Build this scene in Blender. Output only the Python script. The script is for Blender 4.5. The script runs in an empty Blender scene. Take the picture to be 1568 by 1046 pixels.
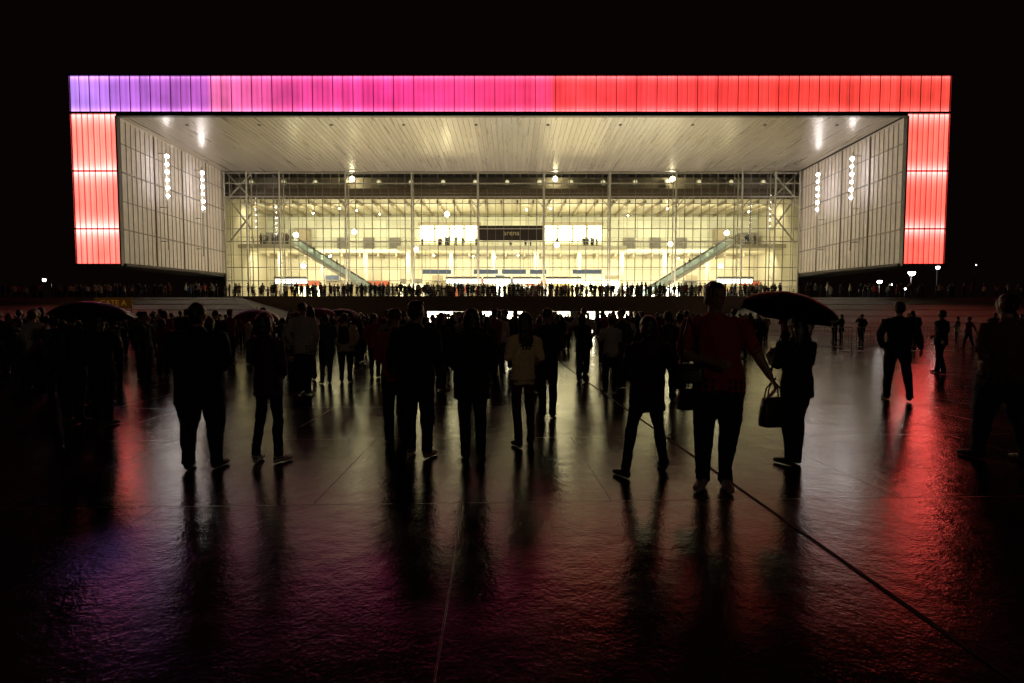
import bpy, math, random
import numpy as np
from mathutils import Vector, Matrix, kdtree, noise as mnoise
random.seed(7); rnd=random.Random(11)
sc=bpy.context.scene
sc.view_settings.view_transform='Standard'; sc.view_settings.look='None'
sc.view_settings.exposure=0; sc.view_settings.gamma=1
COL=sc.collection

# ------------------------------------------------------------ helpers
def mat(name,col=(.5,.5,.5),rough=.6,metal=0,emis=None,es=0,spec=.5,sample=True):
    m=bpy.data.materials.new(name); m.use_nodes=True
    b=m.node_tree.nodes['Principled BSDF']
    b.inputs['Base Color'].default_value=(*col,1); b.inputs['Roughness'].default_value=rough
    b.inputs['Metallic'].default_value=metal; b.inputs['Specular IOR Level'].default_value=spec
    if emis: b.inputs['Emission Color'].default_value=(*emis,1); b.inputs['Emission Strength'].default_value=es
    if not sample: m.cycles.emission_sampling='NONE'
    return m
def noisy(m,scale=6,amt=.35,bump=.15,coord='Object'):
    nt=m.node_tree; N=nt.nodes; L=nt.links; b=N['Principled BSDF']
    tc=N.new('ShaderNodeTexCoord'); n=N.new('ShaderNodeTexNoise'); n.inputs['Scale'].default_value=scale; n.inputs['Detail'].default_value=6
    L.new(tc.outputs[coord],n.inputs['Vector'])
    mr=N.new('ShaderNodeMapRange'); mr.inputs['To Min'].default_value=1-amt; mr.inputs['To Max'].default_value=1+amt
    L.new(n.outputs['Fac'],mr.inputs['Value'])
    c=b.inputs['Base Color'].default_value[:3]
    vm=N.new('ShaderNodeVectorMath'); vm.operation='SCALE'; vm.inputs[0].default_value=c
    L.new(mr.outputs[0],vm.inputs['Scale']); L.new(vm.outputs[0],b.inputs['Base Color'])
    if bump:
        bp=N.new('ShaderNodeBump'); bp.inputs['Strength'].default_value=bump; bp.inputs['Distance'].default_value=.01
        L.new(n.outputs['Fac'],bp.inputs['Height']); L.new(bp.outputs[0],b.inputs['Normal'])
    return m
class MB:
    def __init__(s): s.v=[]; s.f=[]; s.m=[]; s.mats=[]
    def mi(s,m):
        if m not in s.mats: s.mats.append(m)
        return s.mats.index(m)
    def face(s,pts,m):
        o=len(s.v); s.v+= [tuple(p) for p in pts]; s.f.append(tuple(range(o,o+len(pts)))); s.m.append(s.mi(m))
    def box(s,x0,x1,y0,y1,z0,z1,m):
        o=len(s.v)
        s.v+=[(x0,y0,z0),(x1,y0,z0),(x1,y1,z0),(x0,y1,z0),(x0,y0,z1),(x1,y0,z1),(x1,y1,z1),(x0,y1,z1)]
        k=s.mi(m)
        for q in ((0,3,2,1),(4,5,6,7),(0,1,5,4),(1,2,6,5),(2,3,7,6),(3,0,4,7)):
            s.f.append(tuple(o+i for i in q)); s.m.append(k)
    def tube(s,pts,r,m,n=8):
        P=[Vector(p) for p in pts]; R=r if isinstance(r,(list,tuple)) else [r]*len(P)
        o=len(s.v); k=s.mi(m)
        for i,p in enumerate(P):
            t=(P[min(i+1,len(P)-1)]-P[max(i-1,0)]).normalized()
            a=Vector((1,0,0)) if abs(t.x)<.9 else Vector((0,1,0))
            a=(a-t*a.dot(t)).normalized(); b=t.cross(a)
            for j in range(n):
                g=2*math.pi*j/n; s.v.append(tuple(p+a*R[i]*math.cos(g)+b*R[i]*math.sin(g)))
        for i in range(len(P)-1):
            for j in range(n):
                j2=(j+1)%n
                s.f.append((o+i*n+j,o+i*n+j2,o+(i+1)*n+j2,o+(i+1)*n+j)); s.m.append(k)
        s.f.append(tuple(o+j for j in range(n))[::-1]); s.m.append(k)
        s.f.append(tuple(o+(len(P)-1)*n+j for j in range(n))); s.m.append(k)
    def ball(s,c,r,m,nu=12,nv=8):
        if not isinstance(r,(tuple,list)): r=(r,r,r)
        o=len(s.v); k=s.mi(m)
        s.v.append((c[0],c[1],c[2]+r[2]))
        for i in range(1,nv):
            th=math.pi*i/nv
            for j in range(nu):
                ph=2*math.pi*j/nu
                s.v.append((c[0]+r[0]*math.sin(th)*math.cos(ph),c[1]+r[1]*math.sin(th)*math.sin(ph),c[2]+r[2]*math.cos(th)))
        s.v.append((c[0],c[1],c[2]-r[2])); e=len(s.v)-1
        for j in range(nu):
            j2=(j+1)%nu
            s.f.append((o,o+1+j,o+1+j2)); s.m.append(k)
            for i in range(nv-2):
                a=o+1+i*nu; b=a+nu
                s.f.append((a+j,b+j,b+j2,a+j2)); s.m.append(k)
            s.f.append((e,o+1+(nv-2)*nu+j2,o+1+(nv-2)*nu+j)); s.m.append(k)
    def obj(s,name,parent=None,smooth=False):
        me=bpy.data.meshes.new(name); me.from_pydata(s.v,[],s.f)
        for m in s.mats: me.materials.append(m)
        me.polygons.foreach_set('material_index',s.m)
        if smooth: me.polygons.foreach_set('use_smooth',[True]*len(s.f))
        me.update(); ob=bpy.data.objects.new(name,me); COL.objects.link(ob)
        if parent: ob.parent=parent
        return ob
def empty(name,loc=(0,0,0)):
    e=bpy.data.objects.new(name,None); e.location=loc; COL.objects.link(e); return e
def area(name,loc,size,power,col,direction,parent):
    l=bpy.data.lights.new(name,'AREA'); l.shape='RECTANGLE'; l.size=size[0]; l.size_y=size[1]
    l.energy=power; l.color=col
    o=bpy.data.objects.new(name,l); o.location=loc
    z=-Vector(direction).normalized(); x=Vector((1,0,0)); x=(x-z*x.dot(z)).normalized(); y=z.cross(x)
    o.rotation_euler=Matrix((x,y,z)).transposed().to_euler(); COL.objects.link(o); o.parent=parent; return o

# ------------------------------------------------------------ camera / world
cd=bpy.data.cameras.new('camera'); cam=bpy.data.objects.new('camera',cd); COL.objects.link(cam)
cd.sensor_width=36; cd.lens=17.9; cd.clip_end=2000; cd.clip_start=.05
cam.location=(0,0,1.5); cam.rotation_euler=(math.radians(90-2.79),0,0); sc.camera=cam
w=bpy.data.worlds.new('World'); sc.world=w; w.use_nodes=True
bg=w.node_tree.nodes['Background']; bg.inputs[0].default_value=(1,.42,.34,1); bg.inputs[1].default_value=.0022

# ------------------------------------------------------------ materials
M_dark=noisy(mat('dark_cladding',(.04,.04,.045),.6),2,.3,.1)
M_frame=mat('dark_aluminium_trim',(.10,.09,.09),.4,.6)
M_mull=mat('pale_steel_mullion',(.50,.48,.40),.45,.2)
M_thin=mat('thin_mullion',(.22,.21,.17),.45,.3)
M_fin=mat('translucent_fin_edge',(.55,.38,.38),.4,.1)
M_wallp=noisy(mat('pale_side_panel',(.68,.61,.57),.38),1.3,.22,.02)
M_wfin=mat('side_wall_mullion',(.30,.27,.25),.5,.3)
M_conc=noisy(mat('podium_concrete',(.5,.38,.26),.75),3,.3,.3)
M_lamp=mat('lamp_white',(.8,.8,.8),.4,0,(1,.93,.95),30,sample=False)
M_lampw=mat('lamp_warm',(.8,.8,.8),.4,0,(1,.88,.55),32)

def soffit_mat():
    m=mat('soffit_metal_panels',(.40,.38,.34),.33,.55); nt=m.node_tree;N=nt.nodes;L=nt.links;b=N['Principled BSDF']
    tc=N.new('ShaderNodeTexCoord'); mp=N.new('ShaderNodeMapping'); mp.inputs['Scale'].default_value=(1.67,.10,1)
    n=N.new('ShaderNodeTexNoise'); n.inputs['Scale'].default_value=1.2; n.inputs['Detail'].default_value=3
    L.new(tc.outputs['Object'],mp.inputs[0]); L.new(mp.outputs[0],n.inputs['Vector'])
    mr=N.new('ShaderNodeMapRange'); mr.inputs['To Min'].default_value=.2; mr.inputs['To Max'].default_value=.4
    L.new(n.outputs['Fac'],mr.inputs[0]); L.new(mr.outputs[0],b.inputs['Roughness'])
    sp=N.new('ShaderNodeSeparateXYZ'); L.new(tc.outputs['Object'],sp.inputs[0])
    dv=N.new('ShaderNodeMath'); dv.operation='DIVIDE'; dv.inputs[1].default_value=.6; L.new(sp.outputs[0],dv.inputs[0])
    fl=N.new('ShaderNodeMath'); fl.operation='FLOOR'; L.new(dv.outputs[0],fl.inputs[0])
    wn=N.new('ShaderNodeTexWhiteNoise'); wn.noise_dimensions='1D'; L.new(fl.outputs[0],wn.inputs['W'])
    ma=N.new('ShaderNodeMath'); ma.operation='MULTIPLY_ADD'; ma.inputs[1].default_value=.14; ma.inputs[2].default_value=.82; L.new(wn.outputs['Value'],ma.inputs[0])
    mb=N.new('ShaderNodeMath'); mb.operation='MULTIPLY_ADD'; mb.inputs[1].default_value=.22; L.new(n.outputs['Fac'],mb.inputs[0]); L.new(ma.outputs[0],mb.inputs[2])
    vm=N.new('ShaderNodeVectorMath'); vm.operation='SCALE'; vm.inputs[0].default_value=(.45,.41,.36)
    L.new(mb.outputs[0],vm.inputs['Scale']); L.new(vm.outputs[0],b.inputs['Base Color'])
    return m
M_soff=soffit_mat()

def led_mat(name,band):
    m=bpy.data.materials.new(name); m.use_nodes=True; nt=m.node_tree;N=nt.nodes;L=nt.links; b=N['Principled BSDF']
    b.inputs['Base Color'].default_value=(.3,.3,.3,1); b.inputs['Roughness'].default_value=.4
    tc=N.new('ShaderNodeTexCoord'); sp=N.new('ShaderNodeSeparateXYZ'); L.new(tc.outputs['Object'],sp.inputs[0])
    def math_(op,a,b2=None,c=None):
        n=N.new('ShaderNodeMath'); n.operation=op
        for i,v in enumerate((a,b2,c)):
            if v is None: continue
            if hasattr(v,'is_linked'): L.new(v,n.inputs[i])
            else: n.inputs[i].default_value=v
        return n.outputs[0]
    x=sp.outputs[0]; z=sp.outputs[2]
    cr=N.new('ShaderNodeValToRGB'); e=cr.color_ramp
    xr=math_('DIVIDE',math_('ADD',x,46.9),93.4); L.new(xr,cr.inputs[0])
    if band:
        st=[(0,(.50,.24,.90)),(.06,(.42,.13,.62)),(.155,(.50,.10,.50)),(.162,(.76,.14,.36)),(.25,(.86,.07,.32)),(.35,(.92,.045,.28)),(.545,(1,.05,.15)),(.551,(1,.055,.07)),(.8,(1,.055,.045)),(1,(1,.075,.055))]
        t=math_('DIVIDE',math_('SUBTRACT',z,23.2),3.8)
    else:
        st=[(0,(1,.11,.085)),(1,(1,.07,.05))]
        t=math_('FRACT',math_('DIVIDE',math_('SUBTRACT',z,-1.3),6.1))
    e.elements[0].position=st[0][0]; e.elements[0].color=(*st[0][1],1)
    e.elements[1].position=st[-1][0]; e.elements[1].color=(*st[-1][1],1)
    for p,c in st[1:-1]:
        q=e.elements.new(p); q.color=(*c,1)
    edge=math_('POWER',math_('MULTIPLY',math_('ABSOLUTE',math_('SUBTRACT',t,.5)),2),5 if band else 4)
    cell=math_('FLOOR',math_('DIVIDE',x,1.07)); wn=N.new('ShaderNodeTexWhiteNoise'); wn.noise_dimensions='1D'; L.new(cell,wn.inputs['W'])
    fr=math_('FRACT',math_('DIVIDE',x,.535)); tri=math_('ABSOLUTE',math_('SUBTRACT',fr,.5))
    var=math_('MULTIPLY_ADD',wn.outputs['Value'],.28,.75)
    var=math_('MULTIPLY',var,math_('MULTIPLY_ADD',tri,.5,.85))
    nz=N.new('ShaderNodeTexNoise'); nz.inputs['Scale'].default_value=.35; L.new(tc.outputs['Object'],nz.inputs['Vector'])
    var=math_('MULTIPLY',var,math_('MULTIPLY_ADD',nz.outputs['Fac'],.9,.55))
    s=math_('MULTIPLY',var,math_('MULTIPLY_ADD',edge,2.0 if band else 4.0,1.3 if band else 3.4))
    mix=N.new('ShaderNodeMix'); mix.data_type='RGBA'; L.new(math_('MULTIPLY',edge,.14 if band else .16),mix.inputs[0]); L.new(cr.outputs[0],mix.inputs[6]); mix.inputs[7].default_value=(1,.8,.8,1)
    L.new(mix.outputs[2],b.inputs['Emission Color']); L.new(s,b.inputs['Emission Strength'])
    return m
M_band=led_mat('led_lit_panels_band',True); M_leg=led_mat('led_lit_panels_side',False)

def glass_mat(name,g=.05,tint=(.97,1,.94),solid=None):
    m=bpy.data.materials.new(name); m.use_nodes=True; nt=m.node_tree;N=nt.nodes;L=nt.links
    for n in list(N): N.remove(n)
    o=N.new('ShaderNodeOutputMaterial'); t=N.new('ShaderNodeBsdfTransparent'); t.inputs[0].default_value=(*tint,1)
    if solid: gl=N.new('ShaderNodeBsdfDiffuse'); gl.inputs[0].default_value=(*solid,1)
    else: gl=N.new('ShaderNodeBsdfGlossy'); gl.inputs['Roughness'].default_value=.03
    mx=N.new('ShaderNodeMixShader'); mx.inputs[0].default_value=g
    L.new(t.outputs[0],mx.inputs[1]); L.new(gl.outputs[0],mx.inputs[2]); L.new(mx.outputs[0],o.inputs[0]); return m
M_glass=glass_mat('facade_glass')

def panelwall(name,col,bw,bh,rough=.5):
    m=mat(name,col,rough); nt=m.node_tree;N=nt.nodes;L=nt.links;b=N['Principled BSDF']
    tc=N.new('ShaderNodeTexCoord'); sp=N.new('ShaderNodeSeparateXYZ'); cb=N.new('ShaderNodeCombineXYZ')
    L.new(tc.outputs['Object'],sp.inputs[0]); L.new(sp.outputs[0],cb.inputs[0]); L.new(sp.outputs[2],cb.inputs[1])
    br=N.new('ShaderNodeTexBrick'); br.offset=0; br.inputs['Scale'].default_value=1; br.inputs['Brick Width'].default_value=bw; br.inputs['Row Height'].default_value=bh
    br.inputs['Mortar Size'].default_value=.035; br.inputs['Color1'].default_value=(*col,1); br.inputs['Color2'].default_value=(*[c*.75 for c in col],1); br.inputs['Mortar'].default_value=(*[c*.3 for c in col],1)
    L.new(cb.outputs[0],br.inputs['Vector']); L.new(br.outputs['Color'],b.inputs['Base Color']); return m
M_iwall=panelwall('interior_panel_wall',(.66,.66,.54),2.39,1.5)
M_iwall2=panelwall('lower_hall_wall',(.62,.57,.44),3.2,2.4)
M_floor=mat('interior_floor',(.4,.36,.28),.3)

# ------------------------------------------------------------ arena building
A=empty('arena_building')
X0,X1=-46.9,46.5; IX=41.9; YF=55.0; YB=75.0; ZT=27.0; ZB=23.2; ZS=22.75; ZL=7.2; PZ=3.8
b=MB()
b.box(X0,X1,YF+.5,120,ZS+.25,ZT,M_dark)
b.box(X0,-IX-.1,YF+.5,120,ZL+.1,ZS+.24,M_dark)
b.box(IX+.1,X1,YF+.5,120,ZL+.1,ZS+.24,M_dark)
b.box(-IX-.09,IX+.09,90.5,120,0,ZS+.24,M_dark)
b.box(-44,-IX-.12,78,118,0,ZL+.09,M_dark); b.box(IX+.12,44,78,118,0,ZL+.09,M_dark)
b.obj('structure_mass',A)
b=MB(); b.face([(X0+.1,YF+.2,ZB),(X1-.1,YF+.2,ZB),(X1-.1,YF+.2,ZT-.1),(X0+.1,YF+.2,ZT-.1)],M_band); b.obj('led_band',A)
b=MB()
b.face([(X0+.1,YF+.2,ZL),(-IX-.15,YF+.2,ZL),(-IX-.15,YF+.2,ZB-.25),(X0+.1,YF+.2,ZB-.25)],M_leg)
b.face([(IX+.15,YF+.2,ZL),(X1-.1,YF+.2,ZL),(X1-.1,YF+.2,ZB-.25),(IX+.15,YF+.2,ZB-.25)],M_leg)
b.obj('led_side_panels',A)
b=MB(); n=87; sp=(X1-X0)/n
for i in range(n+1):
    x=X0+i*sp; ww=.03 if i%2==0 else .014
    b.box(x-ww,x+ww,YF+.10,YF+.19,ZB,ZT-.1,M_fin)
for xs,xe in ((X0,-IX-.1),(IX+.1,X1)):
    k=8
    for i in range(k+1):
        x=xs+(xe-xs)*i/k; ww=.026 if i%2==0 else .012
        b.box(x-ww,x+ww,YF+.10,YF+.19,ZL,ZB-.26,M_fin)
    for z in (17.0,10.9): b.box(xs,xe,YF-.02,YF+.17,z-.07,z+.07,M_frame)
b.box(X0-.12,X1+.12,YF-.06,YF+.5,ZT-.1,ZT+.12,M_frame)
b.box(X0-.12,X1+.12,YF-.06,YF+.45,ZB-.25,ZB-.02,M_frame)
b.box(-IX,IX,YF-.04,YF+.45,ZS-.02,ZB-.26,M_frame)
for xs,xe in ((X0-.12,-IX+.02),(IX-.02,X1+.12)): b.box(xs,xe,YF-.05,YF+.5,ZL-.22,ZL-.01,M_frame)
b.box(-IX-.12,-IX+.06,YF-.08,YF+.44,ZL,ZS,M_frame); b.box(IX-.06,IX+.12,YF-.08,YF+.44,ZL,ZS,M_frame)
b.obj('frame_fins_and_trim',A)
# soffit
b=MB(); sw=.6; k=int(2*IX/sw); M_gap=mat('soffit_joint',(.2,.185,.16),.5,.3)
for i in range(k):
    x=-IX+i*sw; g=.02
    b.face([(x+g,YF+.46,ZS),(x+sw-g,YF+.46,ZS),(x+sw-g,YB,ZS-.25),(x+g,YB,ZS-.25)],M_soff)
    b.face([(x+sw-g,YF+.46,ZS+.04),(x+sw+g,YF+.46,ZS+.04),(x+sw+g,YB,ZS-.21),(x+sw-g,YB,ZS-.21)],M_gap)
    b.face([(x+sw-g,YF+.46,ZS),(x+sw-g,YF+.46,ZS+.04),(x+sw-g,YB,ZS-.21),(x+sw-g,YB,ZS-.25)],M_soff)
    b.face([(x+sw+g,YF+.46,ZS),(x+sw+g,YF+.46,ZS+.04),(x+sw+g,YB,ZS-.21),(x+sw+g,YB,ZS-.25)],M_soff)
for x in np.arange(-36,37,8): 
    b.ball((x,57.5,ZS-.06),(.18,.18,.08),M_frame)
b.obj('soffit',A)
# side walls
b=MB()
for s in (-1,1):
    xi=s*IX
    zb=lambda y: ZL+(y-YF)/20*.6
    b.face([(xi,YF+.5,zb(YF)),(xi,YB,zb(YB)),(xi,YB,ZS-.25),(xi,YF+.5,ZS)],M_wallp)
    for i in range(1,28):
        y=YF+.5+i*.72; t=.02 if i%7 else .07
        xa,xb=sorted((xi-s*.003,xi-s*(.05 if i%7 else .12)))
        b.box(xa,xb,y-t,y+t,zb(y)-.1,ZS-.26,M_wfin)
    for z in (20.0,17.0,13.9,10.9):
        xa,xb=sorted((xi-s*.004,xi-s*.09)); t=.03 if z in(20.0,13.9) else .07
        b.box(xa,xb,YF+.5,YB,z-t,z+t,M_wfin)
    b.tube([(xi-s*.05,YF+.4,zb(YF)-.1),(xi-s*.05,YB,zb(YB)-.1)],.18,M_frame)
b.obj('inner_side_walls',A)
# lamp masts
b=MB()
for s,ys in ((-1,(61.3,68.2)),(1,(62.2,69.0))):
    for y in ys:
        x=s*(IX-.9)
        b.tube([(x,y,9.5),(x,y,21.2)],.07,M_mull); 
        for z in (10.5,14.5,20.8): b.tube([(x,y,z),(s*IX,y,z)],.05,M_mull)
        for i in range(6):
            z=20.4-i*.92; 
            b.tube([(x-s*.05,y-.35,z),(x-s*.05,y+.35,z)],.04,M_mull)
            b.ball((x-s*.25,y-.22,z),.18 if i%2 else .22,M_lamp)
            b.tube([(x,y-.22,z),(x-s*.12,y-.22,z)],[.12,.19],M_frame)
b.obj('floodlight_masts',A,True)

# facade
b=MB(); b.face([(-IX,YB,PZ),(IX,YB,PZ),(IX,YB,ZS-.26),(-IX,YB,ZS-.26)],M_glass); b.obj('facade_glass',A)
b=MB()
cols=[-.17+s*(4.78+9.57*i) for s in(-1,1) for i in range(4)]+[-38.4,38.1,-41.6,41.6]
for c in cols:
    b.tube([(c,YB-.45,PZ),(c,YB-.45,ZS-.3)],.13,M_mull)
    b.tube([(c,YB+1.0,PZ),(c,YB+1.0,ZS-.3)],.09,M_mull)
    for z in np.arange(6.75,22,2.3): b.tube([(c,YB-.45,z),(c,YB+1.0,z+.9)],.04,M_mull,6)
    for s in (-1,1): b.tube([(c,YB-.45,17.2),(c+s*1.2,YB-.1,18.6)],.07,M_mull,6)
nx=70
for i in range(nx+1):
    x=-IX+i*2*IX/nx; t=.024 if i%2 else .05
    b.box(x-t,x+t,YB-.12,YB-.005,PZ,ZS-.27,M_thin)
for z,t in ((5.2,.02),(6.75,.05),(8.7,.05),(10.5,.02),(12.45,.08),(14.3,.06),(16.1,.03),(17.9,.06),(18.9,.1),(19.4,.05),(20.8,.09),(22.3,.12)):
    b.box(-IX,IX,YB-.16,YB-.125,z-t,z+t,M_mull if t>.05 else M_thin)
for s in (-1,1):
    for (xa,za,xb,zb2) in ((41.6,22.3,38.3,18.9),(38.3,22.3,41.6,18.9),(41.6,18.9,38.3,14.3),(41.6,12.4,38.3,16.5)):
        b.tube([(s*xa,YB+.6,za),(s*xb,YB+.6,zb2)],.13,M_mull)
b.obj('facade_mullions',A)
# interior
M_brown=noisy(mat('dark_louver_band',(.12,.08,.05),.5),3,.3,0)
M_tan=noisy(mat('bulkhead_tan',(.32,.27,.19),.5),2,.2,0)
M_grey=noisy(mat('kiosk_grey',(.16,.15,.13),.5),2,.3,0)
M_slab=mat('slab_edge',(.6,.56,.44),.5)
M_lb=mat('lightbox_warm',(.8,.8,.7),.5,0,(1,.87,.50),4.5)
M_lbw=mat('lightbox_white',(.8,.8,.8),.5,0,(1,.97,.80),6.5)
M_lbu=mat('undercroft_light',(.8,.8,.8),.5,0,(1,.90,.6),9)
M_scr=mat('blue_screen',(.05,.06,.09),.3,0,(.35,.42,.5),.28,sample=False)
M_signd=mat('sign_panel_dark',(.03,.02,.02),.4)
M_red=mat('red_wall_graphic',(.38,.08,.04),.5)
M_ylw=mat('ochre_wall',(.6,.45,.2),.5)
b=MB()
b.face([(-IX,88,12.6),(IX,88,12.6),(IX,88,18.95),(-IX,88,18.95)],M_iwall)
b.face([(-IX,88.1,PZ),(IX,88.1,PZ),(IX,88.1,12),(-IX,88.1,12)],M_iwall2)
b.box(-IX,IX,76.6,77.0,19.0,20.5,M_brown)
for x in np.arange(-41,41,.8): b.box(x,x+.09,76.45,76.58,18.95,19.35,M_tan)
b.face([(-IX,78,20.6),(IX,78,20.6),(IX,78,ZS-.27),(-IX,78,ZS-.27)],M_tan)
b.face([(-IX,76.8,18.98),(IX,76.8,18.98),(IX,88,18.98),(-IX,88,18.98)],M_slab)
for x in np.arange(-40,41,2.4): b.box(x-.12,x+.12,77.1,87.9,18.5,18.9,M_tan)
b.face([(-IX,75.1,PZ+.02),(IX,75.1,PZ+.02),(IX,90,PZ+.02),(-IX,90,PZ+.02)],M_floor)
for s in(-1,1): b.face([(s*IX,75.1,PZ),(s*IX,90,PZ),(s*IX,90,19),(s*IX,75.1,19)],M_slab)
b.box(-18,18,80.5,88,12.0,12.6,M_slab); b.box(-IX,-33.5,78.5,88,12.0,12.6,M_slab); b.box(33.5,IX,78.5,88,12.0,12.6,M_slab)
b.box(-33.5,-18,84,88,12.0,12.6,M_slab); b.box(18,33.5,84,88,12.0,12.6,M_slab)
for x in np.arange(-40,41,3.0): b.box(x-.15,x+.15,84.2,87.9,11.4,11.98,M_tan)
for s in (-1,1):
    for x in (20,24.5,29): b.box(s*x-.9,s*x+.9,87.7,87.95,12.62,15.0,M_grey)
    b.box(s*35.5-1.2,s*35.5+1.2,86.5,87.9,12.62,16.4,M_tan)
    b.box(s*39.6-1.4,s*39.6+1.4,85.5,87.9,12.62,15.5,M_grey)
b.obj('interior_shell',A)
b=MB()
for x0,x1,y in ((-18,18,80.45),(-IX,-33.5,78.45),(33.5,IX,78.45),(-33.5,-18,83.95),(18,33.5,83.95)):
    b.tube([(x0,y,13.65),(x1,y,13.65)],.035,M_thin,6)
    for x in np.arange(x0,x1+.01,1.5): b.tube([(x,y,12.6),(x,y,13.65)],.025,M_thin,6)
b.obj('mezzanine_railing',A)
b=MB()
for x0,x1 in ((-15.6,-5.6),(5.3,15.2)):
    b.box(x0,x1,87.3,87.9,14.2,16.9,M_lb); b.box(x0,x1,86.6,87.6,12.6,13.6,M_tan)
    b.box(x0-.3,x1+.3,86.8,87.6,16.95,17.5,M_tan)
    for i in range(1,4): b.box(x0+(x1-x0)*i/4-.15,x0+(x1-x0)*i/4+.15,87.0,87.28,13.6,16.94,M_slab)
b.box(-5.1,4.9,78.0,78.3,13.1,15.3,M_signd)
b.tube([(-4,78.15,15.3),(-4,78.15,18.9)],.04,M_mull); b.tube([(3.8,78.15,15.3),(3.8,78.15,18.9)],.04,M_mull)
rs=random.Random(3)
x=-40
while x<39:
    wd=rs.choice((2.2,3,4,5.2)); kind=rs.random()
    z1=rs.choice((6.6,7.0,7.6))
    m=M_lbw if kind<.42 else (M_lb if kind<.58 else (M_ylw if kind<.70 else (M_red if kind<.76 else (M_tan if kind<.88 else M_grey))))
    b.box(x,x+wd,86.9+rs.random()*.3,87.9,PZ+rs.choice((.9,1.1,.1)),z1,m)
    if rs.random()<.7: b.box(x+.2,x+wd-.2,86.5,86.8,z1+.15,z1+.9,rs.choice((M_scr,M_grey,M_tan,M_red)))
    if rs.random()<.5: b.box(x+.1,x+wd-.1,85.2,86.0,PZ+.03,PZ+1.1,rs.choice((M_grey,M_tan)))
    x+=wd+rs.choice((.3,.6,1.4))
for x0,x1 in ((-14,-9.5),(-6,-2.2),(-1.6,2.2),(2.8,5.4),(9.5,14)):
    b.box(x0,x1,80.2,80.4,8.2,8.85,M_scr)
    for xx in (x0+.4,x1-.4): b.tube([(xx,80.3,8.85),(xx,80.9,12)],.03,M_thin,6)
for x0,x1 in ((-10.5,-5),(-4.5,-.3),(.2,4.5),(5.5,11),(-38,-33),(33,38.5)):
    b.box(x0,x1,82,82.3,6.9,7.5,M_lbw); b.box(x0-.1,x1+.1,81.8,82.5,7.55,7.9,M_grey)
    for xx in (x0,x1): b.box(xx-.12,xx+.12,82,82.3,PZ+.03,6.88,M_tan)
for x in np.arange(-38,39,7.0): b.tube([(x,84,PZ),(x,84,12)],.35,M_slab,12)
b.obj('concessions_and_signs',A)
t=bpy.data.curves.new('sign_lettering','FONT'); t.body='arena'; t.size=1.1; t.extrude=.03; t.align_x='CENTER'
to=bpy.data.objects.new('sign_lettering',t); to.location=(-.1,77.96,13.85); to.rotation_euler=(math.radians(90),0,0); COL.objects.link(to); to.parent=A
t.materials.append(mat('lettering',(.3,.25,.15),.5,0,(.8,.6,.3),.12,sample=False))
b=MB(); M_ring=mat('ring_lamp',(.6,.6,.5),.4,0,(1,.85,.5),.8,sample=False)
for (x,y,z) in ((-32.8,78,13.9),(32.6,78,14.2),(-23.6,77,14.2),(23.8,77,12.4),(6.4,76.6,21.9),(-23.7,76.6,21.9),(23.8,76.6,21.9),(6.8,78,12.4),(-33,81,9.5),(33,81,9.5),(-9.6,76,16.6),(-14.3,76.5,11.5)):
    b.ball((x,y,z),.36,M_lampw); b.tube([(x,y,z+.28),(x,y,z+.9)],.03,M_mull,6)
for x in np.arange(-39,40,4.785): b.ball((x,77.3,21.6),(.5,.12,.5),M_slab); b.ball((x,77.15,21.6),(.28,.08,.28),M_ring)
for k in range(16):
    b.ball((rs.uniform(-39,39),rs.uniform(80,86),rs.choice((11.2,11.2,18.3))),.13,M_lampw)
b.obj('interior_lamps',A,True)
# escalators
M_escg=glass_mat('escalator_glass',.5,(.75,.88,.88),(.6,.72,.74)); M_step=mat('escalator_steps',(.25,.27,.28),.4,.4)
for s in (-1,1):
    b=MB(); xt,xbm=s*33.3,s*19.3
    for yy in (78.4,79.9):
        b.face([(xt,yy,12.6),(xbm,yy,3.9),(xbm,yy,4.9),(xt,yy,13.6)],M_escg)
        b.tube([(xt+s*1.2,yy,13.65),(xt,yy,13.65),(xbm,yy,4.95),(xbm-s*1.3,yy,4.95)],.06,M_frame)
        b.tube([(xt+s*1.2,yy,12.3),(xt,yy,12.2),(xbm,yy,3.7)],.25,M_mull)
    ns=36
    for i in range(ns):
        f=i/ns; x=xt+(xbm-xt)*f; z=12.6+(3.9-12.6)*f; dx=(xbm-xt)/ns
        b.box(min(x,x+dx),max(x,x+dx),78.45,79.85,z-.5,z-.12,M_step)
    b.box(min(xt,xt+s*1.5),max(xt,xt+s*1.5),78.3,80,11.9,12.58,M_slab)
    b.obj('escalator' ,A)
warm=(1,.88,.57)
area('upper_hall_light',(0,79.5,18.3),(82,.8),5600,warm,(0,.75,-.65),A)
area('lower_hall_light',(0,81.5,11.3),(82,.8),7800,warm,(0,.75,-.65),A)
area('added_soffit_fill',(0,73.2,3.95),(60,.7),9300,(1,.86,.66),(0,-.35,.94),A)  # hidden strip added on the podium floor to brighten soffit and side walls

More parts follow.
